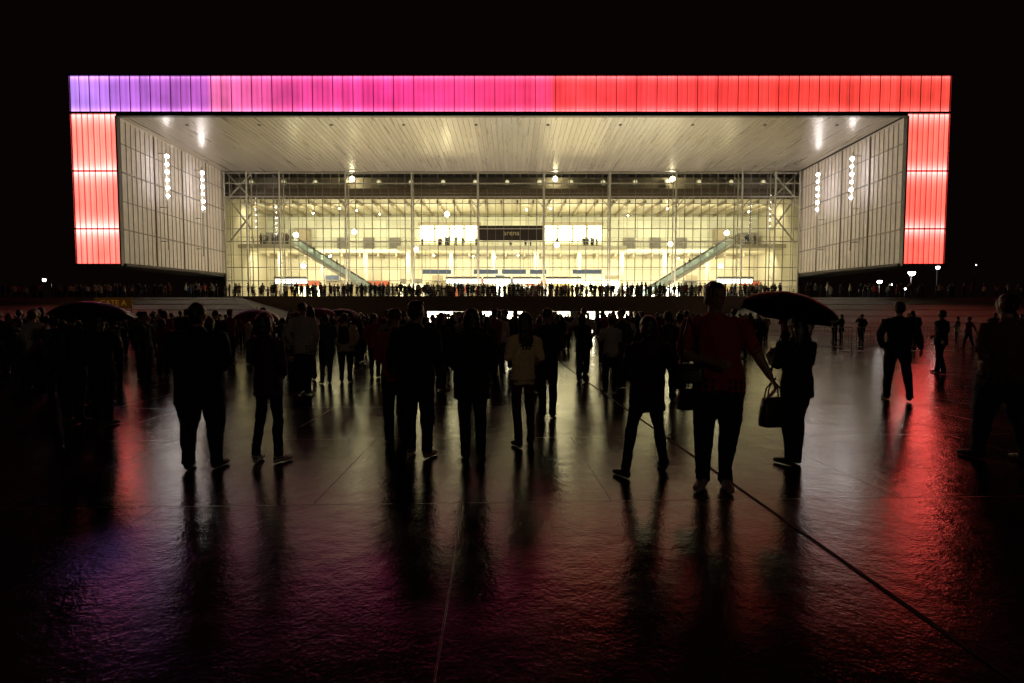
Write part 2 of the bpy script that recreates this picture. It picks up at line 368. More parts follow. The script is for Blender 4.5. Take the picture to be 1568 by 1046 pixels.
# ------------------------------------------------------------ podium
b=MB()
b.box(-33,33,59,75,3.45,PZ,M_conc); b.box(-60,-33.01,60.5,120,0,3.7,M_conc); b.box(33.01,60,60.5,120,0,3.7,M_conc)
b.box(-33,33,58.4,58.99,2.1,PZ+.05,M_conc)
ops=[(-9.8,-6.8),(-3.5,1.4),(5.2,14.0)]
xs=-33
for o in ops: b.box(xs,o[0],58.42,58.97,0,2.09,M_conc); xs=o[1]
b.box(xs,33,58.42,58.97,0,2.09,M_conc)
b.box(-33,33,59.0,74,3.2,3.44,M_conc)
for x in (-32.5,32.5,-12,-5,3.3,15.5): b.box(x-.3,x+.3,61,61.6,0,3.19,M_conc)
for x0,x1 in ((-10.5,-6),(-4,-1.2),(-.8,1.5),(5,7.2),(8.6,10.3),(11,14.5)): b.box(x0,x1,63.4,63.9,.6,2.2,M_lbu)
for x in np.arange(-30,31,6.0): b.box(x-.012,x+.012,58.385,58.398,.02,PZ+.03,M_gap)
b.obj('podium')
R=empty('podium_balustrade'); b=MB()
b.tube([(-33,58.7,PZ+1.12),(33,58.7,PZ+1.12)],.035,M_mull,6)
for x in np.arange(-33,33.1,1.5): b.tube([(x,58.7,PZ+.05),(x,58.7,PZ+1.12)],.025,M_mull,6)
for z in (.35,.6,.85): b.tube([(-33,58.7,PZ+z),(33,58.7,PZ+z)],.012,M_mull,5)
b.obj('rails',R)
M_berm=noisy(mat('embankment_paving',(.2,.19,.19),.7),1.5,.4,.3)
for s in (-1,1):
    b=MB(); f=(lambda p:[(s*q[0],q[1],q[2]) for q in p])
    b.face(f([(31,58.3,3.7),(170,58.3,3.7),(170,41,-.02),(18,41,-.02)]),M_berm)
    b.face(f([(31,58.3,3.7),(18,41,-.02),(18,58.3,-.02)]),M_berm)
    b.face(f([(33.1,58.3,3.7),(170,58.3,3.7),(170,60.49,3.7),(33.1,60.49,3.7)]),M_berm)
    b.face(f([(60,60.49,3.7),(170,60.49,3.7),(170,160,3.7),(60,160,3.7)]),M_berm)
    for k in range(6):
        ff=(k+.5)/6; b.tube(f([(31-13*ff+.8,58.3-17.3*ff,3.7-3.72*ff+.05),(120,58.3-17.3*ff,3.7-3.72*ff+.05)]),.03,M_conc,5)
    b.obj('embankment')

# ------------------------------------------------------------ plaza ground
def ground_mat():
    m=mat('wet_paving',(.05,.04,.035),.2); nt=m.node_tree;N=nt.nodes;L=nt.links;b=N['Principled BSDF']
    b.inputs['IOR'].default_value=1.6
    tc=N.new('ShaderNodeTexCoord'); mp=N.new('ShaderNodeMapping'); mp.inputs['Rotation'].default_value=(0,0,math.radians(-1.97)); mp.inputs['Location'].default_value=(.25,.35,0)
    L.new(tc.outputs['Object'],mp.inputs[0])
    br=N.new('ShaderNodeTexBrick'); br.offset=.5; br.offset_frequency=2; br.inputs['Scale'].default_value=1; br.inputs['Brick Width'].default_value=2.4; br.inputs['Row Height'].default_value=2.2
    br.inputs['Mortar Size'].default_value=.0055; br.inputs['Mortar Smooth'].default_value=.4
    br.inputs['Color1'].default_value=(.036,.025,.017,1); br.inputs['Color2'].default_value=(.018,.013,.009,1); br.inputs['Mortar'].default_value=(.009,.007,.005,1)
    L.new(mp.outputs[0],br.inputs['Vector'])
    def noise(sc_,det,ro=.5):
        n=N.new('ShaderNodeTexNoise'); n.inputs['Scale'].default_value=sc_; n.inputs['Detail'].default_value=det; n.inputs['Roughness'].default_value=ro; L.new(tc.outputs['Object'],n.inputs['Vector']); return n
    n1=noise(.8,8,.72); n2=noise(45,3,.6); n3=noise(4,6,.66)
    mr=N.new('ShaderNodeMapRange'); mr.inputs['From Min'].default_value=.38; mr.inputs['From Max'].default_value=.64; mr.inputs['To Min'].default_value=.0; mr.inputs['To Max'].default_value=.13
    L.new(n1.outputs['Fac'],mr.inputs[0])
    sp=N.new('ShaderNodeSeparateColor'); L.new(br.outputs['Color'],sp.inputs[0])
    sl=N.new('ShaderNodeMath'); sl.operation='MULTIPLY_ADD'; sl.inputs[1].default_value=2.2; L.new(sp.outputs[0],sl.inputs[0]); L.new(mr.outputs[0],sl.inputs[2])
    ad=N.new('ShaderNodeMath'); ad.operation='MULTIPLY_ADD'; ad.inputs[1].default_value=.2; L.new(br.outputs['Fac'],ad.inputs[0]); L.new(sl.outputs[0],ad.inputs[2])
    a2=N.new('ShaderNodeMath'); a2.operation='MULTIPLY_ADD'; a2.inputs[1].default_value=.05; L.new(n3.outputs['Fac'],a2.inputs[0]); L.new(ad.outputs[0],a2.inputs[2])
    L.new(a2.outputs[0],b.inputs['Roughness'])
    vm=N.new('ShaderNodeMix'); vm.data_type='RGBA'; vm.blend_type='MULTIPLY'; vm.inputs[0].default_value=.6; L.new(br.outputs['Color'],vm.inputs[6])
    cr=N.new('ShaderNodeValToRGB'); cr.color_ramp.elements[0].color=(.4,.4,.4,1); cr.color_ramp.elements[0].position=.3; cr.color_ramp.elements[1].position=.7; L.new(n3.outputs['Fac'],cr.inputs[0]); L.new(cr.outputs[0],vm.inputs[7])
    L.new(vm.outputs[2],b.inputs['Base Color'])
    sub=N.new('ShaderNodeMath'); sub.operation='MULTIPLY_ADD'; sub.inputs[1].default_value=-1.0; L.new(br.outputs['Fac'],sub.inputs[0]); L.new(n2.outputs['Fac'],sub.inputs[2])
    a3=N.new('ShaderNodeMath'); a3.operation='MULTIPLY_ADD'; a3.inputs[1].default_value=5.0; L.new(n3.outputs['Fac'],a3.inputs[0]); L.new(sub.outputs[0],a3.inputs[2])
    bp=N.new('ShaderNodeBump'); bp.inputs['Strength'].default_value=.6; bp.inputs['Distance'].default_value=.0019; L.new(a3.outputs[0],bp.inputs['Height']); L.new(bp.outputs[0],b.inputs['Normal'])
    return m
b=MB(); b.face([(-900,-60,0),(900,-60,0),(900,1200,0),(-900,1200,0)],ground_mat()); b.obj('plaza_ground')
b=MB(); M_slot=mat('drain_slot_black',(.008,.008,.008),.8)
b.face([(2.17-.014,-1,.004),(2.17+.014,-1,.004),(.8+.014,39,.004),(.8-.014,39,.004)],M_slot)
b.obj('drainage_channel')

# ------------------------------------------------------------ people
def frame(t,pref=Vector((1,0,0))):
    if abs(t.dot(pref))>.93: pref=Vector((0,1,0)) if abs(t.y)<.9 else Vector((0,0,1))
    s=(pref-t*pref.dot(t)).normalized(); return s,t.cross(s)
class Body:
    def __init__(s): s.v=[];s.f=[];s.lab=[]
    def tube(s,pts,rad,lab,n=14,pref=Vector((1,0,0)),sub=3,cap=.5):
        P=[Vector(p) for p in pts]; R=[(r,r) if not isinstance(r,tuple) else r for r in rad]
        Q=[];RR=[]
        for i in range(len(P)-1):
            for k in range(sub):
                f=k/sub; Q.append(P[i].lerp(P[i+1],f)); RR.append(tuple(R[i][j]*(1-f)+R[i+1][j]*f for j in (0,1)))
        Q.append(P[-1]); RR.append(R[-1])
        o=len(s.v)
        for i,p in enumerate(Q):
            t=(Q[min(i+1,len(Q)-1)]-Q[max(i-1,0)]).normalized(); a,b_=frame(t,pref)
            for j in range(n):
                g=2*math.pi*j/n; s.v.append(tuple(p+a*RR[i][0]*math.cos(g)+b_*RR[i][1]*math.sin(g))); s.lab.append(lab)
        for i in range(len(Q)-1):
            for j in range(n):
                j2=(j+1)%n; s.f.append((o+i*n+j,o+i*n+j2,o+(i+1)*n+j2,o+(i+1)*n+j))
        for e,(p,dr) in enumerate(((Q[0],Q[0]-Q[1]),(Q[-1],Q[-1]-Q[-2]))):
            r=min(RR[0 if e==0 else -1]); s.v.append(tuple(p+dr.normalized()*r*cap)); s.lab.append(lab); c=len(s.v)-1
            base=o if e==0 else o+(len(Q)-1)*n
            for j in range(n):
                j2=(j+1)%n; s.f.append((c,base+j2,base+j) if e==0 else (c,base+j,base+j2))
    def ell(s,c,r,lab,nu=16,nv=12):
        m=MB(); m.ball(c,r,None,nu,nv); o=len(s.v); s.v+=m.v; s.lab+=[lab]*len(m.v); s.f+=[tuple(o+i for i in q) for q in m.f]
LAB=['skin','hair','top','trousers','shoes','eye','lip','pack']
ARM={'down':((.235,-.03,1.14),(.25,.05,.90)),'front':((.235,-.01,1.14),(.09,.19,1.04)),'cross':((.225,.04,1.15),(-.04,.21,1.20)),
 'pocket':((.275,-.06,1.15),(.20,.06,.95)),'phone':((.215,.13,1.17),(.10,.33,1.38)),'carry':((.30,-.01,1.17),(.40,.04,.97)),'swingf':((.24,.08,1.16),(.25,.27,.98)),'swingb':((.25,-.13,1.17),(.27,-.20,.94)),
 'hold':((.23,.05,1.17),(.10,.28,1.28)),'ear':((.31,.08,1.28),(.13,.06,1.56)),'hip':((.36,-.08,1.20),(.20,.05,1.03))}
def build_body(H=1.7,w=1.0,arms=('down','down'),feet=((-.09,0),(.09,0)),toe=(12,12),long_sleeve=True,hair='short',jacket=0,belly=0,skirt=False,voxel=.009,fingers=True,lean=0,headturn=0,headtilt=0,slim=1.0,lift=(0,0),hood=False,pack=False,shift=0,hem=None,seed=0):
    B=Body(); L_=lambda z: lean*(z-.9)
    TR='trousers'; px=shift
    jr=.010*jacket
    B.tube([(px,0,.84),(px,0,.94),(px*.8+L_(1.1),0,1.10),(px*.3+L_(1.28),0,1.28),(L_(1.40),-.005,1.40),(L_(1.46),-.01,1.465),(L_(1.5),-.005,1.50)],
      [(.13*w,.10),(.165*w,.118+belly*.4),(.143*w+belly*.5,.10+belly),(.168*w,.118+belly*.3),(.172*w,.10),(.115*w,.075),(.06,.058)],'top',n=22)
    hm=hem or (.80 if jacket else .90)
    B.tube([(px,0,hm),(px,0,max(.97,hm+.05)),(px*.8+L_(1.12),0,1.12),(px*.3+L_(1.3),0,1.3)],[(.176*w+jr,.130+jr+belly*.4),(.172*w+jr,.125+jr+belly*.6),(.152*w+jr+belly*.5,.108+jr+belly),(.172*w+jr,.122+jr)],'top',n=22,cap=.05)
    if skirt: B.tube([(px,0,.58),(px,0,.80),(px,0,.98)],[(.24,.17),(.19,.14),(.15,.11)],'top',n=22,cap=.02)
    if hood: B.tube([(L_(1.5)-.09,-.05,1.46),(L_(1.5),-.115,1.47),(L_(1.5)+.09,-.05,1.46)],[.05,.065,.05],'top')
    if pack: B.tube([(L_(1),-.17,1.02),(L_(1.2),-.19,1.12),(L_(1.4),-.17,1.42)],[(.13,.06),(.145,.085),(.11,.05)],'pack',n=20); [B.tube([(s*.11,-.13,1.42),(s*.115,-.02,1.50),(s*.13,.12,1.36),(s*.15,.11,1.2)],[.022,.02,.018,.016],'pack',n=8) for s in (-1,1)]
    hx=L_(1.65)
    B.tube([(L_(1.46),-.01,1.44),(hx*.9,.005,1.52),(hx,.012,1.60)],[.064,.054,.056],'skin')
    hb=Body()
    hb.ell((0,.012,1.655),(.073,.092,.108),'skin'); hb.ell((0,.035,1.592),(.052,.062,.062),'skin')
    hb.tube([(0,.092,1.668),(0,.116,1.632)],[.009,.016],'skin',n=8); hb.ell((0,.085,1.69),(.05,.02,.012),'skin')
    for s in(-1,1):
        hb.ell((s*.077,.0,1.64),(.012,.02,.032),'skin',8,8); hb.ell((s*.03,.093,1.660),(.013,.010,.008),'eye',8,8)
    hb.tube([(-.022,.091,1.594),(.022,.091,1.594)],[.008,.008],'lip',n=8)
    if hair=='short': hb.ell((0,-.012,1.682),(.082,.098,.092),'hair'); hb.ell((0,-.035,1.63),(.072,.068,.07),'hair'); hb.ell((.015,.03,1.735),(.055,.06,.035),'hair')
    elif hair=='cap':
        hb.ell((0,-.008,1.690),(.083,.1,.082),'hair'); hb.tube([(0,.06,1.70),(0,.16,1.69)],[(.065,.012),(.055,.008)],'hair')
    elif hair=='bun': hb.ell((0,-.012,1.68),(.083,.099,.093),'hair'); hb.ell((0,-.10,1.71),(.045,.045,.045),'hair'); hb.tube([(0,-.12,1.70),(.01,-.13,1.62),(.0,-.11,1.52)],[.025,.032,.012],'hair')
    elif hair=='bob': hb.ell((0,-.014,1.680),(.088,.10,.094),'hair'); hb.tube([(0,-.03,1.69),(0,-.04,1.60),(0,-.045,1.53)],[(.092,.075),(.105,.075),(.098,.06)],'hair',n=16)
    else:
        hb.ell((0,-.014,1.680),(.086,.10,.094),'hair'); hb.tube([(0,-.04,1.69),(0,-.07,1.58),(0,-.10,1.42),(0,-.105,1.30)],[(.086,.06),(.098,.058),(.095,.038),(.05,.02)],'hair',n=16)
    Rm=Matrix.Rotation(math.radians(headturn),3,'Z')@Matrix.Rotation(math.radians(headtilt),3,'X'); o=len(B.v); pv=Vector((0,0,1.56))
    for p in hb.v:
        q=Rm@(Vector(p)-pv)+pv; B.v.append((q.x+hx,q.y,q.z))
    B.lab+=hb.lab; B.f+=[tuple(o+i for i in q) for q in hb.f]
    for s,a in zip((-1,1),arms):
        e,wr=ARM[a] if isinstance(a,str) else a
        wx=(w-1)*.17
        sh=Vector((s*.180*w+L_(1.42),-.005,1.41)); e=Vector((s*(e[0]+wx)+L_(1.15),e[1],e[2])); wr=Vector((s*(wr[0]+(wx if wr[0]>.15 else 0))+L_(1),wr[1],wr[2]))
        rs_=.009*(1 if long_sleeve else .5)+jr*.55
        B.tube([(s*.10+L_(1.42),-.005,1.425),sh,sh.lerp(e,.5),e.lerp(sh,.05)],[.05,.064+rs_,.053+rs_,.046+rs_],'top')
        B.tube([e.lerp(sh,.06),e.lerp(wr,.35),wr],[.045+(rs_ if long_sleeve else 0),.042+(rs_ if long_sleeve else 0),.028+(rs_ if long_sleeve else 0)],'top' if long_sleeve else 'skin')
        d=(wr-e).normalized()
        if a in('front','cross'): d=(d+Vector((0,0,-.15))).normalized()
        th=Vector((0,0,1)) if abs(d.z)<.6 else Vector((0,1,0)); th=(th-d*th.dot(d)).normalized(); nn=d.cross(th)*(-s)
        if abs(d.z)>=.6 and nn.x*s>0: nn=-nn
        pe=wr+d*.085
        B.tube([wr-d*.01,wr+d*.03,pe],[(.026,.020),(.036,.016),(.040,.013)],'skin',pref=th)
        if fingers:
            for k,(off,ln) in enumerate(((.030,.068),(.010,.078),(-.010,.072),(-.029,.056))):
                cu=1.0 if a!='carry' else 3
                p0=pe+th*off-d*.012; p1=p0+d*(ln*.5)+nn*.006*cu; p2=p1+d*(ln*.28)+nn*ln*.22*cu; p3=p2+d*(ln*.12)+nn*ln*.26*cu
                B.tube([p0,p1,p2,p3],[.0098,.0093,.0088,.008],'skin',n=8,sub=2,cap=.8)
            q0=wr+d*.025+th*.022; q1=q0+th*.024+d*.03+nn*.01; q2=q1+d*.035+nn*.012+th*.004
            B.tube([q0,q1,q2],[.014,.0115,.0095],'skin',n=8,sub=2,cap=.8)
        else: B.tube([pe,pe+d*.06+nn*.02],[(.036,.013),(.025,.012)],'skin',pref=th)
    for s,(fx,fy),ta,lf in zip((-1,1),feet,toe,lift):
        hip=Vector((px+s*.086*w,0,.90)); an=Vector((fx,fy-.02,.10+lf)); kn=hip.lerp(an,.50)+Vector((s*.006,.035+lf*.3,0)); 
        sl=slim
        B.tube([hip+Vector((0,0,.03)),hip.lerp(kn,.3),kn,kn.lerp(an,.35)+Vector((0,-.012,0)),an.lerp(kn,.15),an+Vector((0,0,-.035))],
          [.094*w*sl,.094*w*sl,.072*sl*(w*.5+.5),.069*sl,.058*(sl*.7+.3),.060*(sl*.6+.4)],TR)
        a_=math.radians(ta)*s; dr=Vector((math.sin(a_),math.cos(a_),-.5*lf*4 if lf else 0)); base=Vector((fx,fy,0+lf))
        B.tube([base-dr*.065+Vector((0,0,.042+lf*.5)),base+Vector((0,0,.045)),base+dr*.10+Vector((0,0,.036)),base+dr*.165+Vector((0,0,.028))],[(.036,.040),(.040,.043),(.047,.034),(.034,.024)],'shoes')
        B.tube([an+Vector((0,0,.0)),base+Vector((0,-.01,.05))],[.042,.042],'shoes')
    v=[(x,y,max(z,.0)) for x,y,z in B.v]
    me=bpy.data.meshes.new('tmp'); me.from_pydata(v,[],B.f); ob=bpy.data.objects.new('tmp',me); COL.objects.link(ob)
    r=ob.modifiers.new('r','REMESH'); r.mode='VOXEL'; r.voxel_size=voxel
    sm=ob.modifiers.new('s','SMOOTH'); sm.iterations=2; sm.factor=.5
    dg=bpy.context.evaluated_depsgraph_get(); dg.update(); me2=bpy.data.meshes.new_from_object(ob.evaluated_get(dg))
    bpy.data.objects.remove(ob); bpy.data.meshes.remove(me)
    kd=kdtree.KDTree(len(v))
    for i,p in enumerate(v): kd.insert(p,i)
    kd.balance()
    idx=[LAB.index(B.lab[kd.find(p.center)[1]]) for p in me2.polygons]
    soft=set()
    for p,i in zip(me2.polygons,idx):
        if i in (2,3,1): soft.update(p.vertices)
    me2.update()
    nrm=[v_.normal.copy() for v_ in me2.vertices]; off=Vector((seed*3.7+H*11,seed,w*9))
    for i in soft:
        vv=me2.vertices[i]; q=vv.co
        a=mnoise.noise(Vector((q.x*9,q.y*9,q.z*6))+off)*.015+mnoise.noise(Vector((q.x*22,q.y*22,q.z*30))+off)*.007
        vv.co=q+nrm[i]*a
    me2.polygons.foreach_set('use_smooth',[True]*len(idx))
    me2.transform(Matrix.Scale(H/1.772,4))
    return me2,idx
M_skin=mat('skin',(.30,.17,.11),.5); M_hair=mat('hair_dark',(.015,.011,.009),.45); M_eye=mat('eye',(.12,.1,.09),.3); M_lip=mat('lips',(.25,.09,.08),.45)
_fab={}
def fab(col,r=.8):
    k=(col,r)
    if k not in _fab: _fab[k]=noisy(mat('fabric',col,r,spec=.2),22,.25,.5)
    return _fab[k]
_n=[0]
def person(name,x,y,yaw=0,top=(.02,.02,.025),bot=(.015,.018,.03),shoe=(.03,.03,.03),packc=(.03,.03,.035),**kw):
    _n[0]+=1
    me,idx=build_body(seed=_n[0],**kw); me.name=name+'_mesh'
    me.materials.clear()
    for m in (M_skin,M_hair,fab(top),fab(bot),fab(shoe,.5),M_eye,M_lip,fab(packc,.6)): me.materials.append(m)
    me.polygons.foreach_set('material_index',idx); me.update()
    o=bpy.data.objects.new(name,me); o.location=(x,y,.003); o.rotation_euler=(0,0,math.radians(yaw)); COL.objects.link(o); return o

person('man',-3.06,4.96,6,H=1.63,w=1.24,arms=('front','front'),feet=((-.13,0),(.15,.02)),jacket=3,belly=.04,top=(.012,.012,.014),hem=.70,slim=1.15,hood=True)
person('woman',-2.50,5.16,-14,H=1.55,w=.90,arms=('cross','front'),feet=((-.15,0),(.12,.04)),toe=(22,14),slim=.84,hair='bob',jacket=1,shoe=(.5,.47,.45),top=(.05,.02,.035),shift=.02)
person('man',-1.01,5.38,-10,H=1.67,w=1.1,arms=('pocket','front'),feet=((-.09,.03),(.13,-.02)),jacket=2,shoe=(.35,.2,.15),top=(.02,.02,.022),hood=True,slim=1.05,headturn=-15)
person('woman',-.42,5.27,3,H=1.59,w=1.02,arms=('front','front'),feet=((-.07,0),(.10,.02)),jacket=3,hair='bob',top=(.03,.02,.015),hem=.72,slim=.95)
person('woman',.14,5.80,14,H=1.55,w=.95,arms=('cross','front'),feet=((-.08,0),(.10,.05)),hair='long',top=(.85,.68,.38),bot=(.05,.02,.02),slim=.86,long_sleeve=False,shift=-.02)
person('man',.52,7.5,-5,H=1.63,w=.98,arms=('down','front'),feet=((-.07,0),(.09,.02)),hair='cap')
person('man',-1.37,5.95,12,H=1.60,w=1.02,arms=('front','down'),feet=((-.08,0),(.10,.02)),top=(.30,.04,.04),hair='cap')
person('woman',1.28,4.80,4,H=1.51,w=.97,arms=('front','carry'),feet=((-.28,-.12),(.25,.14)),toe=(26,6),hair='bob',jacket=3,slim=.88,shoe=(.05,.04,.04),top=(.03,.015,.015),hem=.72,headturn=20)
person('man',1.77,4.40,168,H=1.80,w=1.14,arms=('carry',((.25,0,1.15),(.05,.19,1.10))),feet=((-.09,.0),(.10,.03)),toe=(6,24),long_sleeve=False,top=(.32,.028,.03),bot=(.012,.015,.025),shoe=(.30,.24,.18),lean=.03,headturn=25,slim=1.08,jacket=1,hem=.86,shift=-.02)
person('woman',2.85,5.10,16,H=1.52,w=1.0,arms=('hold','hold'),feet=((-.08,.0),(.09,.05)),slim=.9,jacket=2,shoe=(.06,.06,.06),hair='long',shift=.03)
person('man',6.90,9.08,-25,H=1.77,w=1.06,arms=('pocket','swingb'),feet=((-.13,.12),(.14,-.20)),lift=(0,.02),top=(.03,.03,.045),jacket=1)
person('man',11.3,13.4,20,H=1.68,w=1.05,arms=('swingb','front'),feet=((-.12,-.15),(.12,.15)),jacket=1)
person('man',5.12,5.27,5,H=1.74,w=1.28,arms=('front','pocket'),feet=((-.18,.10),(.16,-.10)),belly=.05,top=(.09,.05,.04),jacket=2,long_sleeve=False,slim=1.15,hem=.84)
person('man',3.32,10.1,-10,H=1.58,w=1.08,arms=('phone','down'),feet=((-.09,0),(.11,0)),top=(.85,.83,.8),long_sleeve=False)
person('man',-3.80,11.6,5,H=1.58,w=1.15,arms=('pocket','pocket'),feet=((-.10,0),(.10,0)),top=(.6,.48,.32),jacket=2,pack=True)
person('woman',-4.25,10.1,5,H=1.6,w=.95,arms=('front','down'),feet=((-.08,0),(.09,0)),hair='long')
person('man',-6.15,7.1,-10,H=1.62,w=1.1,arms=('pocket','down'),feet=((-.11,0),(.11,0)),jacket=2,pack=True)
person('woman',-5.62,6.95,5,H=1.58,w=.98,arms=('hold','hold'),feet=((-.08,0),(.08,0)),hair='long')
person('man',-7.35,8.6,5,H=1.66,w=1.1,arms=('cross','front'),feet=((-.12,0),(.12,0)),jacket=1)
person('woman',-.62,8.2,5,H=1.58,w=.98,arms=('front','down'),feet=((-.10,0),(.09,0)),hair='long')
person('man',2.75,9.0,-10,H=1.6,w=1.05,arms=('pocket','down'),feet=((-.1,0),(.1,0)),pack=True)
person('woman',-1.75,7.6,-8,H=1.58,w=.96,arms=('front','phone'),feet=((-.08,0),(.08,0)),hair='bob',jacket=1)
person('man',-2.15,9.2,8,H=1.64,w=1.08,arms=('down','pocket'),feet=((-.1,0),(.1,0)),top=(.25,.22,.2))

# bags
M_leather=noisy(mat('bag_leather',(.02,.015,.012),.45),12,.2,.3)
def bag(name,loc,size,strap,yaw=0):
    b=MB(); wx,wy,h=size; prof=[(1,0),(1.06,.15),(1.0,.6),(.86,1.0)]; n=20; k=b.mi(M_leather); o=len(b.v)
    for sc_,t in prof:
        for j in range(n):
            a=2*math.pi*j/n; c,s_=math.cos(a),math.sin(a)
            b.v.append((sc_*wx/2*math.copysign(abs(c)**.35,c),sc_*wy/2*math.copysign(abs(s_)**.35,s_)*(1-.35*t),t*h))
    for i in range(len(prof)-1):
        for j in range(n):
            j2=(j+1)%n; b.f.append((o+i*n+j,o+i*n+j2,o+(i+1)*n+j2,o+(i+1)*n+j)); b.m.append(k)
    b.f.append(tuple(o+j for j in range(n))[::-1]); b.m.append(k); b.f.append(tuple(o+3*n+j for j in range(n))); b.m.append(k)
    for yy in (-wy*.25,wy*.25):
        b.tube([(-wx*.32,yy,h*.93),(-wx*.25,yy*.6,h+strap*.6),(-wx*.08,yy*.2,h+strap*.98),(wx*.08,yy*.2,h+strap*.98),(wx*.25,yy*.6,h+strap*.6),(wx*.32,yy,h*.93)],.007,M_leather,6)
    b.tube([(-wx*.3,-wy*.53,h*.7),(wx*.3,-wy*.53,h*.7)],.006,M_leather,6)
    ob=b.obj(name,None,True); ob.location=loc; ob.rotation_euler=(0,0,math.radians(yaw)); return ob
bag('handbag',(2.235,4.33,.56),(.21,.11,.25),.13,8)
bag('handbag',(1.68,4.80,.62),(.22,.11,.20),.12,5)
bag('shoulder_bag',(1.53,4.36,.93),(.22,.10,.17),.40,-15)
# umbrellas
def umbrella(loc,r=.5,tilt=(0,0),col=(.012,.012,.014),length=.75):
    b=MB(); m=fab(col,.45); nr=8; seg=64; rings=8; k=b.mi(m); o=len(b.v); h=.42*r
    def P(t,a):
        fr=(a*nr/(2*math.pi))%1; sc_=4*fr*(1-fr); th=t*1.15
        rr=r*math.sin(th)/math.sin(1.15)*(1-.09*sc_*t*t); z=-h*(1-math.cos(th))/(1-math.cos(1.15))
        return (rr*math.cos(a),rr*math.sin(a),z+ .04*sc_*t*t*r-.012*sc_*t)
    b.v.append((0,0,0))
    for i in range(1,rings+1):
        for j in range(seg): b.v.append(P(i/rings,2*math.pi*j/seg))
    for j in range(seg):
        j2=(j+1)%seg; b.f.append((o,o+1+j,o+1+j2)); b.m.append(k)
        for i in range(rings-1):
            a=o+1+i*seg; b.f.append((a+j,a+seg+j,a+seg+j2,a+j2)); b.m.append(k)
    for q in range(nr):
        a=2*math.pi*q/nr; b.tube([tuple(c-(.006 if i==2 else 0) for i,c in enumerate(P(t/6,a))) for t in range(1,7)],.004,M_leather,5)
        e=P(.55,a); b.tube([(0,0,-h*1.15),(e[0],e[1],e[2]-.01)],.003,M_leather,5)
    b.tube([(0,0,.06),(0,0,-length)],[.005,.007],M_leather,6)
    b.tube([(0,0,-length),(0,0,-length-.1),(.02,0,-length-.13),(.05,0,-length-.13),(.065,0,-length-.10)],.013,M_leather,8)
    ob=b.obj('umbrella',None,True); ob.location=loc; ob.rotation_euler=(math.radians(tilt[0]),math.radians(tilt[1]),0); return ob
umbrella((2.80,5.10,1.72),.46,(-5,17))
umbrella((-5.75,7.0,1.70),.48,(-8,-3))
umbrella((-5.6,11.2,1.66),.50,(5,4),(.18,.02,.02))
umbrella((-5.0,13.0,1.72),.50,(4,-5),(.12,.02,.02))
umbrella((-4.6,14.0,1.72),.50,(0,5)); umbrella((-8.3,9.9,1.70),.48,(0,-6)); umbrella((-10.5,13.5,1.7),.50,(0,3))

# crowd (instances of a few bodies)
def rand_mat(name,cols):
    m=mat(name,(.02,.02,.02),.8,spec=.2); nt=m.node_tree;N=nt.nodes;L=nt.links
    oi=N.new('ShaderNodeObjectInfo'); cr=N.new('ShaderNodeValToRGB'); cr.color_ramp.interpolation='CONSTANT'
    for i,c in enumerate(cols):
        e=cr.color_ramp.elements[i] if i<2 else cr.color_ramp.elements.new(i/len(cols)); e.position=i/len(cols); e.color=(*c,1)
    L.new(oi.outputs['Random'],cr.inputs[0]); L.new(cr.outputs[0],N['Principled BSDF'].inputs['Base Color']); return m
M_ct=rand_mat('crowd_tops',[(.02,.02,.025),(.5,.46,.4),(.015,.015,.02),(.3,.04,.03),(.05,.08,.16),(.02,.02,.02),(.6,.57,.52),(.10,.06,.04),(.03,.05,.04)])
M_cb=rand_mat('crowd_trousers',[(.015,.018,.03),(.02,.02,.02),(.05,.06,.09),(.03,.02,.02)])
variants=[]
for kw in (dict(w=1.1,arms=('down','down'),pack=True),dict(w=1.15,arms=('front','front'),jacket=2,belly=.03,hood=True),dict(w=.92,arms=('cross','front'),hair='long',slim=.9),
    dict(w=1.05,arms=('phone','phone'),feet=((-.12,0),(.11,.05))),dict(w=.94,arms=('front','down'),hair='bob',skirt=True),dict(w=1.1,arms=('pocket','pocket'),jacket=1,hair='cap'),
    dict(w=1.0,arms=('down','swingb'),feet=((-.10,.18),(.10,-.18)),slim=.95),dict(w=.95,arms=('phone','down'),hair='bob',jacket=1),dict(w=1.05,arms=('cross','cross'),jacket=2,shift=.03),dict(w=1.2,arms=('ear','pocket'),belly=.05,slim=1.1)):
    me,idx=build_body(H=1.7,voxel=.02,fingers=False,**kw); me.materials.clear(); me.name='spectator'
    for m in (M_skin,M_hair,M_ct,M_cb,fab((.03,.03,.03),.5),M_eye,M_lip,fab((.03,.03,.035),.6)): me.materials.append(m)
    me.polygons.foreach_set('material_index',idx); me.update(); variants.append(me)
def inst(par,x,y,z,yaw=None,s=None):
    o=bpy.data.objects.new('spectator',rnd.choice(variants)); o.location=(x,y,z); 
    o.rotation_euler=(0,0,math.radians(rnd.gauss(0,40) if yaw is None else yaw)); s=s or rnd.uniform(.86,1.05); o.scale=(s*rnd.uniform(.95,1.08),s,s)
    COL.objects.link(o); o.parent=par
C1=empty('podium_crowd')
x=-32.3
while x<32.3:
    if rnd.random()<(.96 if abs(x)<26 else .8): inst(C1,x,59.4+rnd.random()*.5,PZ,rnd.choice((0,180,90,-60,170)))
    x+=rnd.uniform(.38,.68)
for k in range(230): inst(C1,rnd.gauss(0,15) if k%3 else rnd.uniform(-32,32),rnd.uniform(60.3,72.5),PZ,rnd.uniform(0,360))
for (x0,x1,y,n_,z) in ((-40.5,-34,79,10,12.6),(-10.5,-7.5,81,6,12.6),(9.5,13.5,81,6,12.6),(34.5,40,79.2,3,12.6),(-16,16,82,9,12.6)):
    for k in range(n_): inst(C1,rnd.uniform(x0,x1),y+rnd.random()*.6,z)
